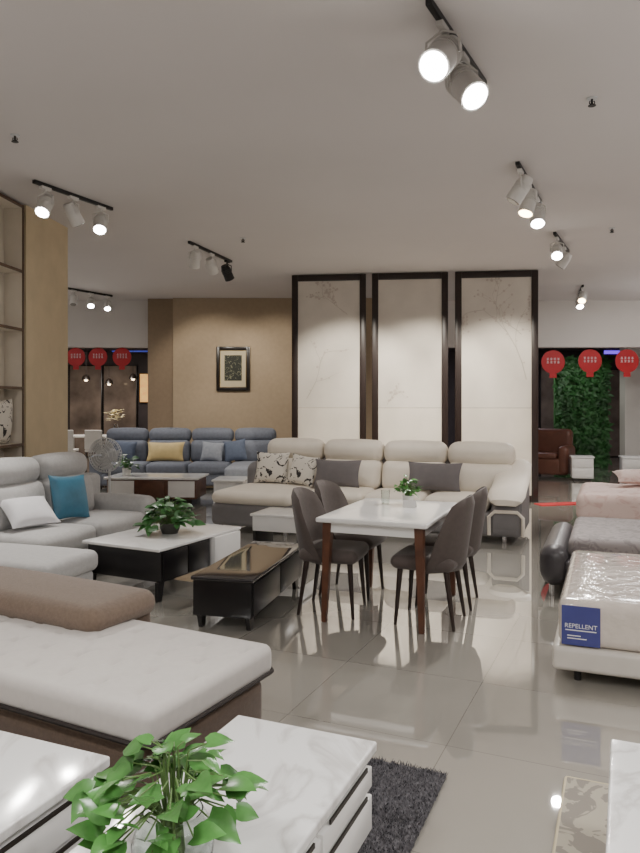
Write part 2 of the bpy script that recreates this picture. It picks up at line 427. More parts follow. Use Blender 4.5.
for (px, py, lab) in ((15, 135, 'small ceiling sprinkler at upper left, nearest the left frame edge'), (592, 98, 'small ceiling sprinkler right of the large two-head track light'),
                      (243, 238, 'small ceiling sprinkler beyond the black-headed track light'), (612, 228, 'small ceiling sprinkler right of the one-head track light')):
    p = P(px, py, HC); t = thing('ceiling_sprinkler', lab, 'sprinkler', p, 0, 'ceiling sprinklers')
    obj('escutcheon', cyl(NB(), (0, 0, -.008), (0, 0, 0), .035), 'silver', t)
    obj('stem', cyl(NB(), (0, 0, -.05), (0, 0, -.008), .008), 'blackmetal', t)
    bm = NB(); cyl(bm, (0, 0, -.054), (0, 0, -.05), .026); tube(bm, [(-.014, 0, -.02), (-.018, 0, -.035), (0, 0, -.05), (.018, 0, -.035), (.014, 0, -.02)], .004, 6)
    obj('deflector', bm, 'blackmetal', t)

# ------------------------------------------------------------------ left shelf unit
SO = (-3.06, 7.44)
t = thing('display_shelf', 'cream display shelf with thin brown edges at left picture edge', 'shelf', (*SO, 0), R(-5))
for y in (-1.2, -.62, -.025):
    s = obj('side_panel', box(NB(), -.20, -.006, y, y+.025, 0, 3.58), 'shelfcream', t)
    obj('edge_trim', box(NB(), -.006, .004, y-.002, y+.027, 0, 3.58), 'edgewood', s)
for z in (.02, .55, 1.1, 1.68, 2.28, 2.88, 3.55):
    s = obj('shelf_board', box(NB(), -.20, -.008, -1.17, -.03, z, z+.025), 'shelfcream', t)
    obj('edge_trim', box(NB(), -.008, .002, -1.17, -.03, z-.002, z+.027), 'edgewood', s)
obj('back_panel', box(NB(), -.22, -.20, -1.2, 0, 0, 3.58), 'shelfcream', t)
sh = loc2w(SO, R(-5), -.10, -.32, 1.127)
o = obj('patterned_cushion', pillow_bm(.42, .46, .14), 'floral', None, sh, (R(4), 0, R(85))); tag(o, 'dark patterned cushion standing on the left display shelf', 'cushion')
sh = loc2w(SO, R(-5), -.10, -.32, .577)
t = thing('kraft_box', 'brown box on the shelf below the patterned cushion', 'box', sh, R(-5))
obj('box_body', box(NB(), -.08, .08, -.2, .2, 0, .25, .005), 'parcel', t); obj('box_lid', box(NB(), -.085, .085, -.205, .205, .25, .3, .005), 'parcel', t)

# ------------------------------------------------------------------ framed picture
t = thing('framed_picture', 'black framed botanical picture with cream mat on tan wall', 'picture', (-1.71, 14.19, 1.77))
bm = NB()
for a in ((-.33, -.26, 0, .87), (.26, .33, 0, .87)): box(bm, a[0], a[1], -.04, 0, a[2], a[3], .008)
box(bm, -.26, .26, -.04, 0, 0, .07, .008); box(bm, -.26, .26, -.04, 0, .8, .87, .008)
obj('frame', bm, 'frameblk', t)
obj('mat_board', box(NB(), -.26, .26, -.02, -.005, .07, .8), 'mat_board', t)
obj('print', box(NB(), -.17, .17, -.024, -.02, .2, .7), 'art', t)
obj('gilt_slip', tube(NB(), [(-.255, -.025, .075), (.255, -.025, .075), (.255, -.025, .795), (-.255, -.025, .795)], .006, 6, True), 'gilt', t)

# ------------------------------------------------------------------ marble tables (foreground)
def marble_table(name, label, cat, loc, rz, w, l, h, sgn, zb=0.0):
    t = thing(name, label, cat, (loc[0], loc[1], zb), rz); h -= zb
    obj('marble_top', softbox(NB(), -w, 0, -l, 0, h-.035, h, .008), 'marble', t)
    obj('body', box(NB(), -w+.03, -.03, -l+.02, -.02, .09, h-.035, .004), 'white', t)
    bm = NB(); box(bm, -w+.07, -.07, -l+.08, -.08, .0, .09); obj('plinth', bm, 'groove', t)
    xa, xb = (-.03, -.008) if sgn > 0 else (-w+.008, -w+.03)
    n = max(2, round(l/.5)); dl = (l-.06)/n
    for k in range(n):
        y1 = -.03-k*dl; y0 = y1-dl+.014
        for (z0, z1) in ((.11, .225), (.25, h-.07)):
            d = obj('drawer', box(NB(), xa, xb, y0, y1, z0, z1, .004), 'white', t)
            xf = xb if sgn > 0 else xa
            obj('finger_groove', box(NB(), xf-.003, xf+.003, y0+.05, y1-.05, z1+.003, z1+.016), 'groove', d)
    return t
marble_table('coffee_table', 'white marble-topped drawer table carrying the pothos in the foreground', 'coffee table', (.191, 2.40), R(-23), .53, 1.35, .42, 1, .032)
marble_table('tv_cabinet', 'white marble-topped drawer cabinet in the bottom left corner', 'cabinet', (-.668, 2.30), R(-23), .95, 1.0, .42, 1)
marble_table('side_cabinet', 'white marble-topped table cut off at the bottom right corner', 'table', (1.76, 2.09), R(-23), .85, 1.1, .42, -1, .012)

# ------------------------------------------------------------------ rugs
rc = P(447, 772, 0.02); t = thing('shag_rug', 'dark grey shaggy rug under the foreground marble table', 'rug', (rc.x, rc.y, 0), R(-23))
obj('rug_base', softbox(NB(), -.74, 0, -1.6, 0, 0, .014, .006), 'shag', t)
bm = NB()
for i in range(16000):
    x = random.uniform(-.5, .004) if i < 14000 else random.uniform(-.74, 0); y = random.uniform(-1.3, .004)
    a = random.uniform(0, 2*PI); l = random.uniform(.008, .019); o = Vector((math.cos(a), math.sin(a), 0)); s = Vector((-o.y, o.x, 0))*.0032
    p = Vector((x, y, .012)); q = p+o*l*.7+Vector((0, 0, l))
    bm.faces.new([bm.verts.new(v) for v in (p-s, p+s, q)])
k = obj('pile', bm, 'shag', t, smooth=False); k['kind'] = 'stuff'
rc = P(565, 778, 0); t = thing('patterned_rug', 'beige and grey ornate rug beside the bottom right table', 'rug', (rc.x, rc.y, 0), R(-23))
obj('rug_field', softbox(NB(), 0, 1.1, -1.5, 0, 0, .01, .004), 'patrug', t)
obj('rug_border', tube(NB(), rrect(.004, 1.096, -1.496, -.004, .01, .006, 2), .006, 6, True), 'mat_board', t)
a = P(538, 505, 0); o = obj('red_carpet', softbox(NB(), 0, 2.2, -.12, .12, 0, .01, .004), 'redcarpet', None, (a.x, a.y, 0), (0, 0, R(14))); tag(o, 'narrow red carpet strip on floor right of cream sofa', 'carpet')

# ------------------------------------------------------------------ pothos plants
def plant(name, label, loc, pot, n, Rr, Hh, L, seed, z0, leafm='leaf', trail=0):
    rnd = random.Random(seed); t = thing(name, label, 'plant', loc)
    bl = NB(); bs = NB()
    for i in range(n+trail):
        a = rnd.uniform(0, 2*PI); rr = Rr*math.sqrt(rnd.uniform(.01, 1))*rnd.uniform(.8, 1.12); hgt = Hh*(1-.9*min(1, rr/Rr)**2)*rnd.uniform(.45, 1.1)
        if i >= n:   # trailing vines on one side
            a = rnd.uniform(2.4, 4.0); rr = Rr*rnd.uniform(.9, 1.35); hgt = rnd.uniform(-.05, .05)
        tip = Vector((math.cos(a)*rr, math.sin(a)*rr, z0+hgt))
        b0 = Vector((math.cos(a)*.02, math.sin(a)*.02, z0-.02)); mid = Vector((tip.x*.45, tip.y*.45, z0+max(hgt, .03)*.85+.02))
        tube(bs, [b0, (b0+mid)/2+Vector((0, 0, .01)), mid, tip], .0022, 5)
        da = a+rnd.gauss(0, 1.0)
        d = Vector((math.cos(da), math.sin(da), rnd.uniform(-.5, .55)))
        s = L*rnd.uniform(.6, 1.3)
        leaf(bl, tip, d, (rnd.uniform(-.6, .6), rnd.uniform(-.6, .6)-.3, 1), s, s*.74, rnd.uniform(.05, .4))
    obj('foliage', bl, leafm, t); obj('stems', bs, 'stem', t)
    if pot == 'glass':
        r = .1
        obj('glass_vase', lathe(NB(), [(0, 0), (r*.6, 0), (r*.95, .03), (r, .075), (r*.85, .12), (r*.72, .145), (r*.69, .145), (r*.82, .118), (r*.96, .075), (r*.9, .034), (r*.55, .006), (0, .006)], 36), 'glass', t)
        obj('roots', lathe(NB(), [(0, .01), (.02, .012), (.03, .05), (.025, .1), (0, .11)], 14), 'stem', t)
    else:
        r, h, m = pot
        obj('pot', lathe(NB(), [(0, 0), (r*.75, 0), (r*.95, h*.5), (r, h), (r*.9, h), (r*.85, h*.85), (0, h*.85)]), m, t)
        obj('soil', cyl(NB(), (0, 0, h*.86), (0, 0, h*.9), r*.84), 'soil', t)
    return t
plant('potted_pothos', 'big bright green pothos in glass vase on the foreground marble table', (-.355, 1.74, .42), 'glass', 84, .185, .18, .07, 33, .13, 'leaf', 10)
plant('potted_pothos', 'bushy pothos on the black and white coffee table by the grey sofa', P(170, 533, .42), (.09, .09, 'darkpot'), 120, .22, .23, .085, 8, .06, 'leaf2')
plant('table_plant', 'small green plant in white pot on the dining table', (.70, 5.72, .74), (.045, .07, 'pot'), 56, .1, .16, .05, 11, .06, 'leaf')
plant('small_plant', 'little plant on the far coffee table beside the fan', (-2.98, 11.1, .42), (.07, .12, 'pot'), 40, .16, .24, .09, 12, .1, 'leaf2')

# ------------------------------------------------------------------ foreground chaise sofa
O = (-.41, 2.88); rz = R(-28)
t = thing('chaise_sofa', 'brown boucle chaise sofa with light tufted seat in the left foreground', 'sofa', (O[0], O[1], 0), rz)
obj('base', softbox(NB(), -2.15, -.02, -.4, .4, .09, .33, .06), 'brown', t)
def tuft(q):
    if q.z > .42:
        ex = min(1, max(0, min(-.02-q.x, .40-abs(q.y))/.06))
        u = (q.x+.16)/.2-(q.y+.27)/.36; w = (q.x+.16)/.2+(q.y+.27)/.36
        fu = abs(u-round(u)); fw_ = abs(w-round(w))
        dz = .006*max(math.exp(-(fu/.07)**2), math.exp(-(fw_/.07)**2))
        dz += .024*math.exp(-(fu/.11)**2-(fw_/.11)**2)
        q.z -= dz*ex
    return q
obj('seat_cushion', softbox(NB(), -2.15, .01, -.42, .42, .33, .464, .04, (0, 0, .006), (190, 76, 2), tuft), 'beige', t)
obj('piping', tube(NB(), rrect(-2.15, .014, -.424, .424, .045, .345), .009, 6, True), 'piping', t, label='dark brown piping')
obj('arm_base', softbox(NB(), -2.15, -.84, .425, .6, .09, .48, .06), 'brown', t)
obj('arm_cushion', softbox(NB(), -2.15, -.8, .11, .59, .44, .575, .067, (.02, .01, .015), 8), 'brown2', t)
for x, y in ((-.12, -.32), (-.12, .32), (-2.0, -.32), (-2.0, .32)): obj('foot', cyl(NB(), (x, y, 0), (x, y, .1), .025, .032), 'blackmetal', t)

# ------------------------------------------------------------------ grey corner sofa on the left
B0 = (-2.5, 7.75); rz = R(-18)
t = thing('corner_sofa', 'light grey fabric corner sofa along the left side beyond the brown chaise', 'sofa', (B0[0], B0[1], 0), rz)
obj('base', softbox(NB(), .02, .85, -2.45, -.02, .07, .27, .04), 'ltgrey', t)
obj('chaise_base', softbox(NB(), .8, 1.42, -2.47, -1.87, .07, .27, .04), 'ltgrey', t)
obj('chaise_cushion', softbox(NB(), .26, 1.46, -2.5, -1.85, .26, .42, .06, (0, 0, .02), 6), 'ltgrey', t)
for y0, y1 in ((-1.84, -1.06), (-1.05, -.25)): obj('seat_cushion', softbox(NB(), .26, .88, y0, y1, .26, .45, .06, (.02, 0, .02), 6), 'ltgrey', t)
obj('back_frame', softbox(NB(), 0, .2, -2.48, -.02, .25, .8, .06), 'ltgrey', t)
for y0, y1 in ((-2.46, -1.72), (-1.7, -.98), (-.96, -.26)):
    obj('back_cushion', softbox(NB(), .06, .32, y0, y1, .42, .83, .09, (.05, 0, 0), 6, lambda q: Vector((q.x-(q.z-.42)*.15, q.y, q.z))), 'ltgrey', t)
    obj('headrest', softbox(NB(), -.04, .22, y0, y1, .8, 1.03, .09, (.03, 0, .02), 6), 'ltgrey', t)
obj('armrest', softbox(NB(), .02, .87, -.24, 0, .07, .58, .08, (0, 0, .02), 6), 'ltgrey', t)
for x, y in ((.1, -.1), (.78, -.1), (1.35, -2.4), (1.35, -1.95), (.1, -2.4)): obj('foot', cyl(NB(), (x, y, 0), (x, y, .08), .02, .025), 'chrome', t)
p = loc2w(B0, rz, .56, -1.0, .47); o = obj('throw_pillow', pillow_bm(.42, .42, .16), 'teal', None, p, (R(-16), R(4), R(60))); tag(o, 'teal satin throw pillow leaning on the light grey corner sofa', 'pillow')
p = loc2w(B0, rz, .6, -1.52, .48); o = obj('throw_pillow', pillow_bm(.44, .36, .15), 'whitepillow', None, (p[0], p[1], .50), (R(-55), 0, R(50))); tag(o, 'white throw pillow slumped on the light grey corner sofa', 'pillow')

# ------------------------------------------------------------------ black and white coffee table
rz = R(-27); Cc = (-1.33, 6.2)
t = thing('coffee_table', 'black coffee table with white top and plant before the grey sofa', 'coffee table', (*Cc, 0), rz)
obj('table_top', softbox(NB(), -.4, .4, -.57, .57, .395, .42, .008), 'marble2', t)
obj('drawer_box', box(NB(), -.38, .38, -.52, .12, .15, .394, .006), 'black', t)
obj('white_drawer', box(NB(), -.36, .42, .14, .53, .13, .394, .006), 'white', t, label='white drawer block')
for k in range(2): obj('drawer', box(NB(), .38, .392, -.5+k*.31, -.2+k*.3, .165, .38, .003), 'black', t)
for x in (-.35, .35):
    for y, s in ((-.5, -1), (.5, 1)):
        bm = NB(); prism(bm, [(y-.04, .15), (y+.04, .15), (y+.035+s*.03, 0), (y-.005+s*.03, 0)], x-.015, x+.015); obj('leg', bm, 'black', t)

# ------------------------------------------------------------------ low bench beside the dining chairs
rz = R(-14); n0 = (-.45, 4.81)
t = thing('tv_bench', 'low black tv bench with glossy top beside the left dining chairs', 'bench', (*n0, 0), rz)
obj('bench_top', softbox(NB(), -.45, 0, 0, 1.3, .335, .36, .008), 'greytop', t)
obj('body', box(NB(), -.44, -.015, .02, 1.28, .09, .334, .006), 'black', t)
for k in range(2): obj('drawer', box(NB(), -.015, -.004, .04+k*.62, .64+k*.62, .105, .32, .003), 'black', t)
for x in (-.4, -.05):
    for y in (.08, 1.2): obj('leg', prism(NB(), [(y-.05, .09), (y+.05, .09), (y+.03, 0), (y-.02, 0)], x-.015, x+.015), 'black', t)
q = (-.36, 7.3); t = thing('side_table', 'small white side table with black open front before cream chaise', 'side table', (*q, 0), R(-20))
obj('table_top', softbox(NB(), -.27, .27, -.25, .25, .415, .44, .008), 'marble2', t)
obj('drawer', box(NB(), -.25, .25, -.23, .23, .27, .414, .005), 'white', t)
for x in (-.25, .22): obj('side_panel', box(NB(), x, x+.03, -.22, .22, 0, .269, .004), 'black', t)
obj('bottom_shelf', box(NB(), -.219, .219, -.2, .2, .05, .08, .004), 'black', t)

# ------------------------------------------------------------------ dining set
TC = (.55, 5.43); rz = R(-22)
t = thing('dining_table', 'white-topped dining table with tapered walnut legs', 'table', (*TC, 0), rz)
obj('table_top', softbox(NB(), -.4, .4, -.57, .57, .706, .74, .012), 'marble2', t)
bm = NB()
for a in ((-.35, .35, -.52, -.495), (-.35, .35, .495, .52), (-.35, -.325, -.495, .495), (.325, .35, -.495, .495)): box(bm, *a, .635, .705)
obj('apron', bm, 'white', t)
for sx in (-1, 1):
    for sy in (-1, 1):
        bm = NB(); bmesh.ops.create_cone(bm, cap_ends=True, segments=4, radius1=.026, radius2=.045, depth=.705, matrix=Matrix.Rotation(PI/4, 4, 'Z'))
        bmesh.ops.bevel(bm, geom=bm.edges[:], offset=.004, segments=2, affect='EDGES')
        for v in bm.verts:
            k = .352-v.co.z; v.co.x += sx*(.33+k*.03); v.co.y += sy*(.495+k*.03); v.co.z += .3525
        obj('leg', bm, 'walnut', t)

def chair_back_bm():
    bm = NB(); nu, nv = 14, 10; g = {}
    for s in (0, 1):
        for i in range(nu+1):
            for j in range(nv+1):
                a = -1+2*i/nu; h = j/nv
                W = .42+.11*math.sin(PI*min(1, h*.75+.08))
                W *= 1-.12*max(0, h-.75)/.25
                th = .06*(1-.3*h)
                x = a*W/2; y = -.20-.09*h+.19*a*a*(1-.5*h) - (0 if s == 0 else th)
                z = .38+.52*h-.06*(abs(a)**3)*h*h
                if s and (i in (0, nu) or j in (0, nv)): y += th*.45
                if not s and (i in (0, nu) or j in (0, nv)): y -= th*.3
                g[s, i, j] = bm.verts.new((x, y, z))
    for i in range(nu):
        for j in range(nv):
            bm.faces.new((g[0, i, j], g[0, i+1, j], g[0, i+1, j+1], g[0, i, j+1])); bm.faces.new((g[1, i, j], g[1, i, j+1], g[1, i+1, j+1], g[1, i+1, j]))
    for i in range(nu):
        for j in (0, nv): bm.faces.new((g[0, i, j], g[0, i+1, j], g[1, i+1, j], g[1, i, j]))
    for j in range(nv):
        for i in (0, nu): bm.faces.new((g[0, i, j], g[0, i, j+1], g[1, i, j+1], g[1, i, j]))
    return bm
ch = thing('dining_chair', 'x', 'chair', (0, 0, 0), 0, 'dining chairs')
obj('seat', softbox(NB(), -.22, .22, -.215, .22, .39, .485, .045, (0, .02, .015), 6, lambda q: Vector((q.x*(1+.12*(q.y)), q.y, q.z))), 'taupe', ch)
obj('backrest', chair_back_bm(), 'taupe', ch, ang=1.2)
for sx in (-1, 1):
    for y, oy in ((.16, .03), (-.16, -.06)):
        obj('leg', cyl(NB(), (sx*(.19), y+oy, 0), (sx*.165, y, .40), .011, .021, 12), 'darkwood', ch)
def cpos(v, u): return loc2w(TC, rz, v, u, 0)
ch.location = cpos(.32, -.20); ch.rotation_euler = (0, 0, rz+PI/2); ch['label'] = 'taupe dining chair nearest the viewer on the right side of the dining table'
dup(ch, cpos(.33, .32), rz+PI/2+.05, 'taupe dining chair farther back on the right side of the dining table')
dup(ch, cpos(-.39, -.22), rz-PI/2+.1, 'taupe dining chair nearest the viewer on the left, next to the low black bench')
dup(ch, cpos(-.42, .30), rz-PI/2, 'taupe dining chair farther back on the left side of the dining table')
t = thing('drinking_glass', 'clear glass tumbler on the dining table left of the plant', 'glass', (.52, 5.72, .741))
obj('glass_wall', lathe(NB(), [(0, 0), (.03, 0), (.036, .11), (.033, .11), (.028, .008), (0, .008)], 24), 'glass', t)
t = thing('place_card', 'white folded card on the dining table in front of the plant', 'card', (.69, 5.54, .741), R(-20))
bm = NB(); prism(bm, [(-.03, 0), (-.028, 0), (0, .05), (.028, 0), (.03, 0), (0, .053)], -.05, .05); obj('folded_sheet', bm, 'white', t)

# ------------------------------------------------------------------ cream sofa
O = (-1.17, 9.1); rz = R(-21)
t = thing('sectional_sofa', 'long cream and grey leather sofa with left chaise before the tall screens', 'sofa', (*O, 0), rz)
obj('base', softbox(NB(), .05, 3.5, -.02, .96, .07, .335, .05), 'sofagrey', t)
obj('chaise_base', softbox(NB(), 0, 1.05, -.44, .1, .07, .335, .06), 'sofagrey', t)
obj('chaise_cushion', softbox(NB(), 0, 1.04, -.44, .64, .325, .475, .07, (0, .02, .03), 6), 'cream', t)
for x0, x1 in ((1.06, 1.78), (1.79, 2.5), (2.51, 3.24)): obj('seat_cushion', softbox(NB(), x0, x1, -.03, .64, .325, .475, .07, (0, .02, .03), 6), 'cream', t)
obj('back_frame', softbox(NB(), .12, 3.5, .84, 1.0, .2, .84, .06), 'sofagrey', t)
for k in range(4):
    x0 = .2+k*.815; x1 = x0+.8
    obj('back_cushion', softbox(NB(), x0, x1, .56, .86, .44, .82, .1, (0, .05, 0), 6, lambda q: Vector((q.x, q.y+(q.z-.44)*.2, q.z))), 'cream', t)
    obj('headrest', softbox(NB(), x0, x1, .68, .98, .77, 1.05, .11, (0, .03, .02), 6), 'cream', t)
# curved armrest: grey body, swooping cream pad, grey lower roll
prof = [(.95, .08), (-.02, .08), (-.07, .16), (-.08, .34), (-.03, .46), (.1, .53), (.35, .58), (.65, .66), (.95, .76)]
bm = NB(); prism(bm, prof, 3.28, 3.60); bmesh.ops.bevel(bm, geom=bm.edges[:], offset=.02, segments=3, affect='EDGES'); obj('armrest', bm, 'sofagrey', t)
def armtube(pts, rx, rz_):
    bm = NB(); rings = []
    for k, (y, z, w) in enumerate(pts):
        y0, z0 = pts[max(k-1, 0)][:2]; y1, z1 = pts[min(k+1, len(pts)-1)][:2]
        ty, tz = y1-y0, z1-z0; L = math.hypot(ty, tz); ny, nz = -tz/L, ty/L
        rings.append([bm.verts.new((3.44+rx*w*math.cos(a*PI/8), y+ny*rz_*w*math.sin(a*PI/8), z+nz*rz_*w*math.sin(a*PI/8))) for a in range(16)])
    for A, B in zip(rings, rings[1:]):
        for a in range(16): bm.faces.new((A[a], A[(a+1) % 16], B[(a+1) % 16], B[a]))
    bm.faces.new(rings[0][::-1]); bm.faces.new(rings[-1]); return bm
obj('arm_pad', armtube([(-.12, .43, .55), (-.11, .47, .85), (-.04, .52, 1), (.08, .56, 1), (.35, .61, 1), (.65, .7, 1), (.88, .81, .95), (.93, .84, .6)], .2, .05), 'cream', t)
obj('arm_front_band', tube(NB(), [(3.26, -.075, .1), (3.26, -.095, .3), (3.32, -.1, .36), (3.56, -.1, .36), (3.62, -.095, .3), (3.62, -.075, .1)], .02, 8), 'cream', t)
obj('left_wing', softbox(NB(), .0, .2, .5, .98, .27, .74, .09, (.02, 0, .02), 6), 'sofagrey', t)
for x, y in ((.1, -.35), (.95, -.35), (1.8, .08), (3.4, .08), (.2, .9), (3.4, .9)): obj('foot', cyl(NB(), (x, y, 0), (x, y, .09), .025, .03), 'chrome', t)
def sp(name, x, y, z, w, h, th, m, rx, ry, rzz, lab, cat='pillow'):
    p = loc2w(O, rz, x, y, z); o = obj(name, pillow_bm(w, h, th), m, None, p, (R(rx), R(ry), rz+R(rzz))); return tag(o, lab, cat)
sp('throw_pillow', .40, .42, .495, .46, .42, .15, 'floral', -18, 0, 6, 'black and cream floral pillow at the left end of the cream sofa')
sp('throw_pillow', .82, .36, .495, .40, .40, .14, 'floral', -22, 6, -8, 'black and cream floral pillow beside the left grey pillow of the cream sofa')
sp('throw_pillow', 1.34, .32, .495, .60, .36, .14, 'greypillow', -22, 0, 4, 'wide grey pillow on the left half of the cream sofa, beside a floral one')
sp('throw_pillow', 2.55, .34, .495, .66, .36, .15, 'greypillow', -22, 0, 0, 'wide grey pillow on the right half of the cream sofa')

# ------------------------------------------------------------------ blue sofa + its table, fan
O2 = (-2.42, 13.0)
t = thing('corner_sofa', 'slate blue corner sofa in front of the tan wall', 'sofa', (*O2, 0), 0)
obj('base', softbox(NB(), -1.6, 1.6, -.3, .6, .07, .28, .04), 'blue', t)
obj('chaise_base', softbox(NB(), .82, 1.58, -.98, -.25, .07, .28, .04), 'blue', t)
obj('chaise_cushion', softbox(NB(), .82, 1.6, -1.0, .32, .27, .46, .06, (0, 0, .02), 5), 'bluelt', t)
for x0 in (-1.4, -.66, .08): obj('seat_cushion', softbox(NB(), x0, x0+.73, -.33, .32, .27, .46, .06, (0, .02, .02), 5), 'blue', t)
for x0 in (-1.58, -.78, .02, .82):
    obj('back_cushion', softbox(NB(), x0, x0+.78, .3, .58, .42, .84, .09, (0, .04, 0), 5), 'blue', t)
    obj('headrest', softbox(NB(), x0, x0+.78, .4, .68, .8, 1.05, .1, (0, .02, .02), 5), 'blue', t)
obj('armrest', softbox(NB(), -1.66, -1.42, -.33, .58, .07, .6, .07, (0, 0, .02), 5), 'blue', t)
obj('armrest', softbox(NB(), 1.6, 1.74, -.3, .58, .07, .56, .06, (0, 0, .02), 5), 'bluelt', t)
for x, y in ((-1.5, -.2), (1.5, -.9), (.9, -.9), (-1.5, .5), (1.5, .5)): obj('foot', cyl(NB(), (x, y, 0), (x, y, .08), .025), 'blackmetal', t)
for (x, y, w, h, m, ry, lab) in ((-.38, .0, .68, .36, 'yellow', 0, 'mustard yellow pillow on the slate blue sofa'), (.45, .0, .4, .36, 'bluelt', 5, 'pale blue pillow on the slate blue sofa, next to the mustard one'),
                       (.9, .05, .42, .4, 'bluedk', -8, 'dark blue pillow over the chaise of the slate blue sofa'), (-1.15, .05, .42, .38, 'bluedk', 4, 'dark blue pillow at the left end of the slate blue sofa')):
    o = obj('throw_pillow', pillow_bm(w, h, .15), m, None, (O2[0]+x, O2[1]+y, .48), (R(-18), R(ry), 0)); tag(o, lab, 'pillow')
t = thing('coffee_table', 'white-topped coffee table with brown drawers before the slate blue sofa', 'coffee table', (-2.5, 11.1, 0), R(-4))
obj('table_top', softbox(NB(), -.72, .72, -.38, .38, .39, .42, .01), 'marble2', t)
obj('body', box(NB(), -.68, .68, -.34, .34, .1, .389, .006), 'walnut', t)
for x in (-.66, -.2, .26): obj('drawer', box(NB(), x, x+.4, -.355, -.34, .13, .37, .004), 'white' if x != -.2 else 'walnut', t)
obj('plinth', box(NB(), -.6, .6, -.28, .28, 0, .1), 'black', t)
t = thing('side_table', 'white low end table right of the brown-drawer coffee table', 'side table', (-1.35, 11.0, 0), R(-4))
obj('table_top', softbox(NB(), -.25, .25, -.3, .3, .36, .39, .01), 'marble2', t)
for x in (-.22, .19): obj('side_panel', box(NB(), x, x+.03, -.27, .27, 0, .36), 'white', t)
obj('drawer', box(NB(), -.189, .189, -.26, .26, .2, .359), 'white', t)

fx = (-2.50, 8.45); t = thing('pedestal_fan', 'grey pedestal fan behind the far arm of the light grey sofa', 'fan', (*fx, 0), R(-12))
obj('base', lathe(NB(), [(0, 0), (.19, 0), (.19, .02), (.05, .045), (.02, .05), (0, .05)]), 'silver', t)
obj('pole', cyl(NB(), (0, .06, .04), (0, .06, .95), .014), 'silver', t)
obj('motor', softbox(NB(), -.07, .07, -.01, .14, .87, 1.0, .05), 'silver', t)
bm = NB()
for k in range(5):
    a0 = k*2*PI/5; vs = []
    for r_, da, dy in ((.03, -.4, -.01), (.12, -.55, -.02), (.18, -.45, -.02), (.19, .3, .015), (.1, .5, .015), (.03, .4, .01)):
        vs.append(bm.verts.new((r_*math.cos(a0+da), -.05+dy, .93+r_*math.sin(a0+da))))
    bm.faces.new(vs)
cyl(bm, (0, -.08, .93), (0, -.02, .93), .03); obj('blades', bm, 'silver', t)
bm = NB()
for y, rr in ((-.1, .12), (-.06, .2), (-.02, .2), (-.115, .05), (-.085, .16), (-.115, .08)):
    tube(bm, [(rr*math.cos(a*PI/14), y, .93+rr*math.sin(a*PI/14)) for a in range(28)], .005, 5, True)
for k in range(36):
    a = k*PI/18; tube(bm, [(.03*math.cos(a), -.118, .93+.03*math.sin(a)), (.12*math.cos(a), -.1, .93+.12*math.sin(a)), (.2*math.cos(a), -.06, .93+.2*math.sin(a)), (.2*math.cos(a), -.02, .93+.2*math.sin(a)), (.05*math.cos(a), .02, .93+.05*math.sin(a))], .003, 4)
obj('guard', bm, 'silver', t)

# ------------------------------------------------------------------ beds on the right
rz = R(-22); n0 = (1.31, 3.97)
t = thing('wrapped_bed', 'cream bed with plastic-wrapped mattress bearing a blue label', 'bed', (*n0, 0), rz)
obj('mattress', softbox(NB(), 0, 1.9, .02, 1.5, .205, .46, .05, (0, 0, .01), (14, 14, 2)), 'plastic', t)
obj('bed_base', softbox(NB(), -.03, 1.93, .0, 1.53, .07, .204, .03), 'bedbase', t)
for x, y in ((.1, .1), (1.8, .1), (.1, 1.4), (1.8, 1.4)): obj('leg', cyl(NB(), (x, y, 0), (x, y, .08), .02), 'blackmetal', t)
lb = obj('printed_label', box(NB(), .0, .2, -.001, .003, .215, .43), 'bluelabel', t, loc=(.02, .017, 0), label='blue printed label')
cu = bpy.data.curves.new('txt', 'FONT'); cu.body = 'REPELLENT'; cu.size = .034; cu.extrude = .0005; cu.align_x = 'CENTER'
to = bpy.data.objects.new('txt', cu); C.objects.link(to)
dg = bpy.context.evaluated_depsgraph_get(); me = bpy.data.meshes.new_from_object(to.evaluated_get(dg)); bpy.data.objects.remove(to)
me.materials.clear(); me.materials.append(MT['inkwhite'])
o = bpy.data.objects.new('lettering', me); C.objects.link(o); o.parent = lb; o.location = (.1, -.003, .31); o.rotation_euler = (PI/2, 0, 0)
bm = NB()
for z, a, b in ((.295, .02, .18), (.265, .03, .10), (.25, .03, .13)): box(bm, a, b, -.004, -.002, z, z+.005)
obj('rule_lines', bm, 'inkwhite', lb)

n0 = (1.74, 5.74)
t = thing('leather_bed', 'charcoal leather bed with rolled edge and grey cover beyond the wrapped mattress', 'bed', (*n0, 0), rz)
obj('rolled_footboard', softbox(NB(), 0, .24, 0, 1.35, .08, .41, .12, (0, 0, 0), 5), 'leatherdark', t)
obj('bed_base', softbox(NB(), .2, 2.2, .0, 1.35, .08, .3, .04), 'leatherdark', t)
obj('mattress', softbox(NB(), .22, 2.18, .06, 1.3, .3, .47, .06, (0, 0, .02), (10, 10, 2)), 'bedgrey', t)
for x, y in ((.1, .08), (.1, 1.27), (2.1, .08), (2.1, 1.27)): obj('leg', cyl(NB(), (x, y, 0), (x, y, .09), .025), 'chrome', t)
def quilt(q):
    if q.z > .45: q.z += .015*math.sin(q.x*9+q.y*5)*math.sin(q.y*7-q.x*3)
    return q
n0 = (2.86, 8.05)
t = thing('pink_bed', 'bed with pink floral cover at right, beyond the charcoal leather bed', 'bed', (*n0, 0), rz)
obj('mattress', softbox(NB(), 0, 2.0, 0, 1.5, .22, .51, .08, (0, 0, .03), (20, 18, 3), quilt), 'pink', t)
obj('bed_base', softbox(NB(), .03, 1.97, .03, 1.47, .06, .22, .03), 'bedbase', t)
for x, y in ((.1, .1), (1.9, .1), (.1, 1.4), (1.9, 1.4)): obj('leg', cyl(NB(), (x, y, 0), (x, y, .07), .025), 'blackmetal', t)
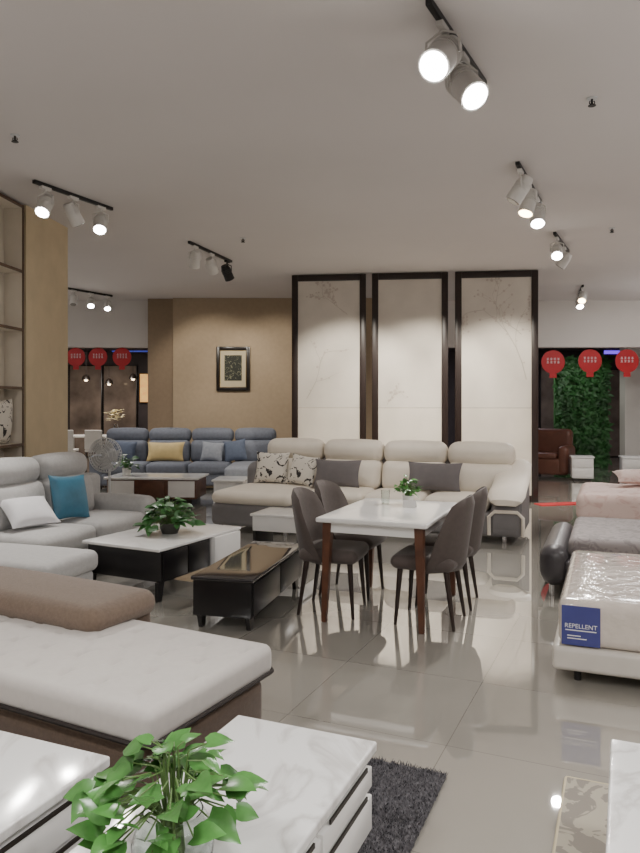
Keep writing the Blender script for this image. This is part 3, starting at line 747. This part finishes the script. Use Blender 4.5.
p = loc2w(n0, rz, .75, .8, .57); o = obj('bed_pillow', pillow_bm(.62, .42, .14), 'pink', None, (p[0], p[1], .60), (R(-78), 0, rz+R(10))); tag(o, 'pink floral pillow lying on the pink bed', 'pillow')

# ------------------------------------------------------------------ right background
t = thing('leather_sofa', 'brown leather sofa far right behind the screens', 'sofa', (4.65, 15.2, 0), R(-30))
obj('base', softbox(NB(), -.6, .6, -.4, .4, .06, .4, .05), 'brownleather', t)
obj('seat_cushion', softbox(NB(), -.42, .42, -.43, .2, .38, .5, .05), 'brownleather', t)
obj('backrest', softbox(NB(), -.6, .6, .15, .45, .3, .98, .1), 'brownleather', t)
for x in (-.65, .43): obj('armrest', softbox(NB(), x, x+.22, -.42, .4, .06, .65, .09), 'brownleather', t)
for (x, y, lab) in ((5.2, 14.3, 'white cube side table beside the far brown leather sofa'), (6.15, 14.2, 'white drawer stand at the far right edge beneath the red discs')):
    t = thing('bedside_table', lab, 'side table', (x, y, 0), R(-15))
    obj('body', box(NB(), -.2, .2, -.2, .2, .05, .45, .01), 'white', t); obj('top', box(NB(), -.22, .22, -.22, .22, .45, .48, .008), 'white', t)
    for z in (.08, .27): obj('drawer', box(NB(), -.18, .18, -.215, -.2, z, z+.16, .004), 'pot', t)
    obj('plinth', box(NB(), -.16, .16, -.16, .16, 0, .05), 'groove', t)
t = thing('plant_wall', 'tall green artificial plant wall panel in the far right shop', 'plant wall', (5.55, 17.0, 0))
obj('backing', box(NB(), 0, 1.25, 0, .1, 0, 2.6), 'leaf2', t)
bm = NB(); rnd = random.Random(4)
for i in range(1500):
    a = rnd.uniform(-PI, PI); L = rnd.uniform(.08, .17)
    leaf(bm, (rnd.uniform(0, 1.25), -.02, rnd.uniform(.05, 2.6)), (math.cos(a)*.7, -.6, math.sin(a)*.7-.3), (0, -1, .4), L, L*.55)
obj('leaves', bm, 'wallleaf', t)
def disc(px, py, Y, r, lab, g):
    x = (px-320)/F*Y; z = H+(YH-py)/F*Y
    t = thing('red_disc', lab, 'hanging sign', (x, Y, z-r), 0, g)
    obj('disc', cyl(NB(), (0, -.006, r), (0, .006, r), r, r, 36), 'red', t)
    bm = NB(); rnd = random.Random(px)
    for row, zz in enumerate((.25, -.02)):
        for k in range(4):
            cx = (-.45+k*.3)*r; zc = r+zz*r
            for s in range(3):
                w = rnd.uniform(.07, .11)*r; box(bm, cx-w, cx+w, -.008, -.006, zc+(s-1)*.075*r-.012*r, zc+(s-1)*.075*r+.012*r)
            box(bm, cx-.012*r, cx+.012*r, -.008, -.006, zc-.1*r, zc+.1*r)
    obj('character_marks', bm, 'inkwhite', t, smooth=False)
    bm = NB(); box(bm, -.3*r, .3*r, -.004, .004, -.35*r, .02*r); obj('tail_tag', bm, 'red', t)
    top = min(HC, 2.66)-(z-r)
    obj('string', tube(NB(), [(0, 0, 2*r), (0, 0, top+.004)], .004, 5), 'blackmetal', t)
YD = 14.68
for px, py, lab in ((76, 357, 'red hanging disc sign, leftmost of the three over the left opening'), (98, 357, 'red hanging disc sign, middle of the three over the left opening'), (122, 357, 'red hanging disc sign, rightmost of the three over the left opening')):
    disc(px, py, YD, .19, lab, 'red disc signs')
for px, py, lab in ((553, 362, 'red hanging disc sign over the brown leather sofa'), (590, 361, 'red hanging disc sign in front of the plant wall'), (627, 361, 'red hanging disc sign nearest the right picture edge')):
    disc(px, py, YD, .24, lab, 'red disc signs')
# lit things in the far shops
def panel(name, lab, cat, px0, px1, py0, py1, Y, m):
    x0, x1 = (px0-320)/F*Y, (px1-320)/F*Y; z1, z0 = H+(YH-py0)/F*Y, H+(YH-py1)/F*Y
    t = thing(name, lab, cat, ((x0+x1)/2, Y, z0)); w = (x1-x0)/2; h = z1-z0
    obj('casing', box(NB(), -w-.03, w+.03, 0, .08, -.03, h+.03, .005), 'frameblk', t); obj('panel_face', box(NB(), -w, w, -.01, 0, 0, h), m, t); return t
panel('wall_poster', 'amber lit picture in the far left shop', 'picture', 140, 150, 374, 402, 20.3, 'poster')
panel('shop_sign', 'blue lit sign strip over the far left shop', 'sign', 112, 150, 347, 352, 20.3, 'shopblue')
panel('shop_sign', 'violet lit strip over the far right shop', 'sign', 604, 628, 350, 354, 20.3, 'neon')
PB = YH+(H-.031)*F/20.3
panel('glass_showcase', 'brown glass showcase left of the flower vase in the far left shop', 'showcase', 70, 101, 366, PB, 20.3, 'shopglass')
panel('glass_showcase', 'brown glass showcase behind the flower vase in the far left shop', 'showcase', 104, 136, 366, PB, 20.3, 'shopglass')
panel('glass_showcase', 'dim glass showcase behind the far brown leather sofa', 'showcase', 541, 560, 366, PB, 20.3, 'shopglass')
panel('glass_showcase', 'dim glass showcase right of the plant wall', 'showcase', 606, 630, 370, PB, 20.3, 'shopglass')
for px, py, lab in ((86, 380, 'small glowing pendant lamp, leftmost in the far left shop'), (109, 384, 'small glowing pendant lamp, middle one in the far left shop'), (133, 379, 'small glowing pendant lamp, rightmost in the far left shop')):
    Yp = 18.4; x = (px-320)/F*Yp; z = H+(YH-py)/F*Yp
    t = thing('pendant_lamp', lab, 'lamp', (x, Yp, z), 0, 'pendant lamps in the far left shop')
    obj('shade', lathe(NB(), [(.11, 0), (.09, .08), (.03, .14), (0, .14)], 20), 'frameblk', t)
    obj('bulb', lathe(NB(), [(0, -.04), (.04, -.02), (.05, .02), (.03, .06), (0, .07)], 14), 'bulb', t)
    obj('cord', tube(NB(), [(0, 0, .14), (0, 0, 3.0-z)], .005, 5), 'blackmetal', t)
t = thing('display_table', 'pale dining table in the far left shop', 'table', (-5.4, 17.2, 0))
obj('table_top', softbox(NB(), -.7, .7, -.4, .4, .72, .76, .01), 'marble2', t)
for x in (-.6, .6):
    for y in (-.3, .3): obj('leg', cyl(NB(), (x, y, 0), (x, y, .72), .03), 'white', t)
for x, lab in ((-5.75, 'white chair on the left of the far display table'), (-5.1, 'white chair on the right of the far display table')):
    c = thing('display_chair', lab, 'chair', (x, 16.4, 0), PI, 'chairs in the far left shop')
    obj('seat', softbox(NB(), -.2, .2, -.2, .2, .42, .48, .02), 'pot', c); obj('backrest', softbox(NB(), -.2, .2, .17, .21, .48, .92, .02), 'pot', c)
    for a in (-.17, .17):
        for b in (-.17, .17): obj('leg', cyl(NB(), (a, b, 0), (a, b, .42), .018), 'darkwood', c)
t = thing('flower_vase', 'vase of pale flowers on the far display table', 'vase', (-4.85, 17.1, .76))
obj('vase', lathe(NB(), [(0, 0), (.07, 0), (.09, .1), (.04, .25), (.05, .28), (0, .28)]), 'glass', t)
bm = NB()
for i in range(50):
    a = random.uniform(0, 2*PI); r_ = random.uniform(0, .2); leaf(bm, (math.cos(a)*r_, math.sin(a)*r_, .35+random.uniform(0, .25)), (math.cos(a), math.sin(a), .4), (0, 0, 1), .1, .09)
obj('flowers', bm, 'flower', t)

# ------------------------------------------------------------------ lights
def area(p, sx, power, col=(1, .975, .95), rot=(0, 0, 0), sy=None):
    l = bpy.data.lights.new('fill_area', 'AREA'); l.energy = power; l.size = sx; l.color = col
    if sy: l.shape = 'RECTANGLE'; l.size_y = sy
    o = bpy.data.objects.new('fill_area', l); C.objects.link(o); o.location = p; o.rotation_euler = rot; return o
for p, e in (((-1.8, .6, 3.5), 82), ((1.8, .6, 3.5), 82), ((0, -1.8, 3.5), 32), ((4.5, 4.0, 3.5), 60), ((6.5, 9, 3.5), 60), ((-5.8, 11, 3.5), 50), ((5.5, 12.5, 3.5), 34)):
    area(p, .5, e)  # unseen downward fill, added where no fixture is modelled
# upward fill added out of view to brighten the ceiling
for p, e in (((-2.9, 2.2, 2.4), 11), ((3.9, 3.2, 2.4), 42), ((6.9, 7.5, 2.4), 80), ((7.4, 12, 2.4), 50), ((-7.3, 10.5, 2.4), 48), ((0, -2.2, 2.4), 18)):
    area(p, .7, e, (1, .97, .945), (PI, 0, 0))
# added wall and screen washers, with no lamp heads at these points
for x in (.2, 1.4, 2.6): spot((x+.2, 9.7-.12*x, 3.5), (0, .6, -.8), 330, 72, (1, .92, .79))
# added spots without lamp heads, to brighten the sofas
for x, y in ((-.3, 8.2), (1.6, 7.5)): spot((x, y, 3.5), (.1, .35, -.93), 110, 70)
spot((-2.3, 12.2, 3.5), (.1, .72, -.69), 125, 80, (1, .92, .8)); spot((-.9, 12.2, 3.5), (0, .72, -.69), 100, 80, (1, .92, .8))
spot((-2.6, 11.2, 3.5), (.1, .5, -.86), 80, 70)
spot((5.9, 15.8, 2.9), (.1, .6, -.8), 50, 90, (.95, 1, .92))
area((-5.5, 17, 2.95), .6, 140, (1, .9, .8)); area((4.6, 17.5, 2.95), .6, 50, (.92, .88, 1))  # fill added over the far shops, no fixtures
w = bpy.data.worlds.new('World'); bpy.context.scene.world = w; w.use_nodes = True
w.node_tree.nodes['Background'].inputs[0].default_value = (1, .94, .88, 1); w.node_tree.nodes['Background'].inputs[1].default_value = .1

# ------------------------------------------------------------------ camera
cd = bpy.data.cameras.new('Camera'); cd.sensor_width = 36; cd.lens = F*36/853; cd.shift_y = -(426.5-YH)/853; cd.clip_start = .02
co = bpy.data.objects.new('Camera', cd); C.objects.link(co); co.location = (0, 0, H); co.rotation_euler = (PI/2, 0, 0)
bpy.context.scene.camera = co
